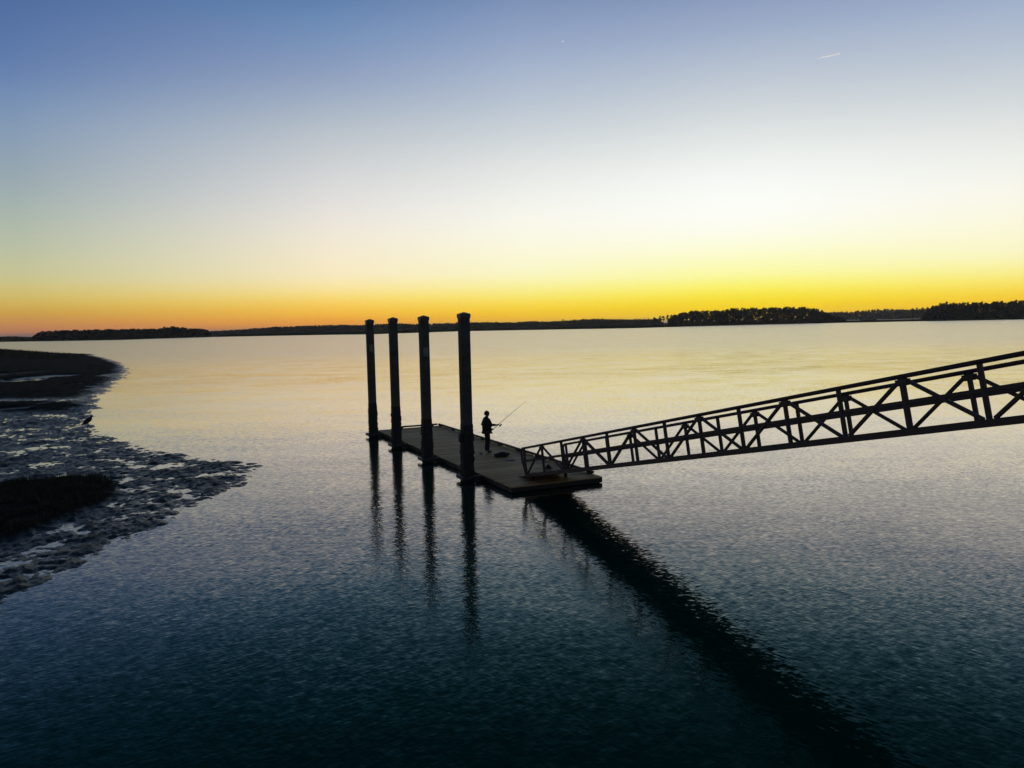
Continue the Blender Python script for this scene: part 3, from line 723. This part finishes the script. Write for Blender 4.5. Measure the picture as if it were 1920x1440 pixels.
# ------------------------------------------------------------------ small things on the dock
def lathe(name, prof, mat, parent=None, n=14):
    bm = bmesh.new(); rings = [[bm.verts.new((r*math.cos(2*PI*k/n), r*math.sin(2*PI*k/n), z)) for k in range(n)] for r, z in prof]
    for a, b_ in zip(rings, rings[1:]):
        for k in range(n): bm.faces.new((a[k], a[(k+1) % n], b_[(k+1) % n], b_[k]))
    bm.faces.new(rings[0][::-1]); bm.faces.new(rings[-1]); return from_bm(name, bm, mat, parent, False)
zt = DECK+.002
cup = tag(lathe('cup', [(.034, 0), (.045, .11), (.048, .115), (.043, .113), (.034, .02)], M['white']), 'small white cup standing on the dock by the feet of the person', 'cup'); cup.location = (-1.13, 32.55, zt)
o = tag(lathe('bait_tub', [(.07, 0), (.085, .05), (.088, .055), (.07, .056)], M['plate']), 'flat pale bait tub on the dock left of the white cup', 'tub'); o.location = (-1.36, 32.6, zt)
# slumped dark bag
bm = bmesh.new(); bmesh.ops.create_icosphere(bm, subdivisions=4, radius=1)
for v in bm.verts:
    c = v.co.copy(); k = 1+.22*math.sin(5*c.x+2)*math.cos(4*c.y)+.10*math.sin(11*c.y+7*c.x)
    v.co = Vector((c.x*.30*k, c.y*.22*k, max(0, (c.z*.5+.32))*.17*k*(1+.4*c.x)))
bag = from_bm('bag', bm, M['bag'], None, True); bag.location = (-.5, 31.75, zt); bag.rotation_euler = (0, 0, .2)
tag(bag, 'slumped dark bag lying on the dock between the person and the gangway', 'bag')
tube('strap', [(-.2, .02, .10), (-.05, -.12, .2), (.12, -.08, .19), (.22, .04, .12)], .011, M['grip'], bag, 6)
# crumpled pale sheet
bm = bmesh.new(); bmesh.ops.create_grid(bm, x_segments=14, y_segments=8, size=1)
for v in bm.verts:
    c = v.co.copy(); v.co = Vector((c.x*.17*(1+.1*math.sin(4*c.y)), c.y*.13*(1+.15*math.sin(5*c.x)), .012+.02*abs(math.sin(6*c.x+3*c.y))+.012*math.sin(9*c.y)**2))
r = bmesh.ops.solidify(bm, geom=bm.faces[:], thickness=.003)
o = from_bm('plastic_bag', bm, M['plate'], None, True); o.location = (-.12, 30.75, zt); o.rotation_euler = (0, 0, .5)
tag(o, 'crumpled pale plastic bag flat on the dock in front of the dark bag', 'plastic bag')
# heap of dark rope by the gangway
bm = bmesh.new(); pts = [Vector(((.16-.0016*k)*math.cos(k*.42), (.16-.0016*k)*math.sin(k*.42), .015+.0017*k+.004*math.sin(k*1.3))) for k in range(88)]
bm_tube(bm, pts, .014, 6); o = from_bm('rope_coil', bm, M['timber'], None, True); o.location = (1.27, 28.75, zt)
tag(o, 'small coiled heap of dark rope on the dock inside the gangway foot', 'rope')

# ------------------------------------------------------------------ heron at the water's edge
hz = max(0.0, float(mud_height(np.array([-24.83]), np.array([45.70]))[0]))
her = empty('heron', (-24.83, 45.70, hz), math.radians(8)); tag(her, 'dark hunched heron standing at the edge of the mudflat', 'heron')
skin_obj('body', [(-.27, 0, .33), (-.16, 0, .42), (0, 0, .52), (.12, 0, .62), (.19, 0, .70), (.215, 0, .77), (.27, 0, .80), (.33, 0, .785)],
         [(k, k+1) for k in range(7)], [(.03, .02), (.10, .085), (.155, .15), (.15, .14), (.10, .10), (.066, .066), (.066, .066), (.03, .03)], 2, M['feather'], her)
tube('beak', [(.31, 0, .79), (.40, 0, .775), (.49, 0, .76)], [.02, .012, .002], M['beak'], her, 6)
for s in (-1, 1):
    sk_ = skin_obj('wing', [(-.33, s*.03, .31), (-.15, s*.09, .45), (.02, s*.12, .56), (.12, s*.10, .63)], [(0, 1), (1, 2), (2, 3)], [(.01, .02), (.02, .06), (.022, .09), (.02, .05)], 2, M['feather'], her)
    bm = bmesh.new(); bm_tube(bm, [(.0, s*.05, .45), (.03, s*.05, .30), (-.02, s*.05, .18), (.0, s*.05, 0)], [.022, .012, .011, .009], 6)
    for a in (-.5, 0, .5): bm_tube(bm, [(0, s*.05, .008), (.08*math.cos(a), s*.05+.08*math.sin(a), .006)], [.006, .004], 5)
    bm_tube(bm, [(0, s*.05, .008), (-.05, s*.05, .006)], [.006, .004], 5)
    from_bm('leg', bm, M['beak'], her)
for s in (-1, 1):
    bm = bmesh.new(); bmesh.ops.create_icosphere(bm, subdivisions=1, radius=.009); e_ = from_bm('eye', bm, M['beak'], her); e_.location = (.29, s*.048, .808)

# ------------------------------------------------------------------ high in the sky: a contrail and the evening star
def ray(px, py, dist):
    d = (F*1475.57 + RR*(px-960) - UU*(py-720)).normalized(); return Vector((0, 0, CAM_H)) + d*dist
mt, t, b = new_mat('ice_trail')
t.nodes.remove(b); vsn = t.nodes.new('ShaderNodeVolumeScatter'); vsn.inputs['Color'].default_value = (1, .80, .76, 1)
vsn.inputs['Density'].default_value = .03; vsn.inputs['Anisotropy'].default_value = .55
t.links.new(vsn.outputs[0], t.nodes['Material Output'].inputs['Volume']); M['trail'] = mt
h0, h1 = ray(1575.5, 100, 29000), ray(1533, 109.5, 29600)
pts = [h0.lerp(h1, k/16) for k in range(17)]
o = tube('contrail', [p_ for p_ in pts], [8]+[22+2*math.sin(k*1.7) if k < 9 else max(3, 22*(1-(k-8)/9)) for k in range(1, 17)], M['trail'], None, 8)
tag(o, 'short pale aircraft contrail high in the upper right sky', 'contrail')
mt, t, b = new_mat('planet_light'); b.inputs['Emission Color'].default_value = (.95, .97, 1, 1); b.inputs['Emission Strength'].default_value = 1.6; M['star'] = mt
bm = bmesh.new(); bmesh.ops.create_icosphere(bm, subdivisions=2, radius=25); o = from_bm('evening_star', bm, M['star'], None, True); o.location = ray(1055.5, 77.5, 60000)
tag(o, 'tiny bright evening star in the upper middle of the sky', 'star')

# ------------------------------------------------------------------ thin evening haze over the river and the far bank
mt, t, b = new_mat('evening_haze'); t.nodes.remove(b)
pv = t.nodes.new('ShaderNodeVolumePrincipled'); pv.inputs['Color'].default_value = (1, .95, .95, 1); pv.inputs['Density'].default_value = 6e-5; pv.inputs['Anisotropy'].default_value = .6
t.links.new(pv.outputs[0], t.nodes['Material Output'].inputs['Volume'])
bm = bmesh.new(); bm_box(bm, (-24500, -600, -5), (24500, 24500, 48)); hz_o = from_bm('haze', bm, mt)
tag(hz_o, 'thin evening haze over the river', kind='stuff')
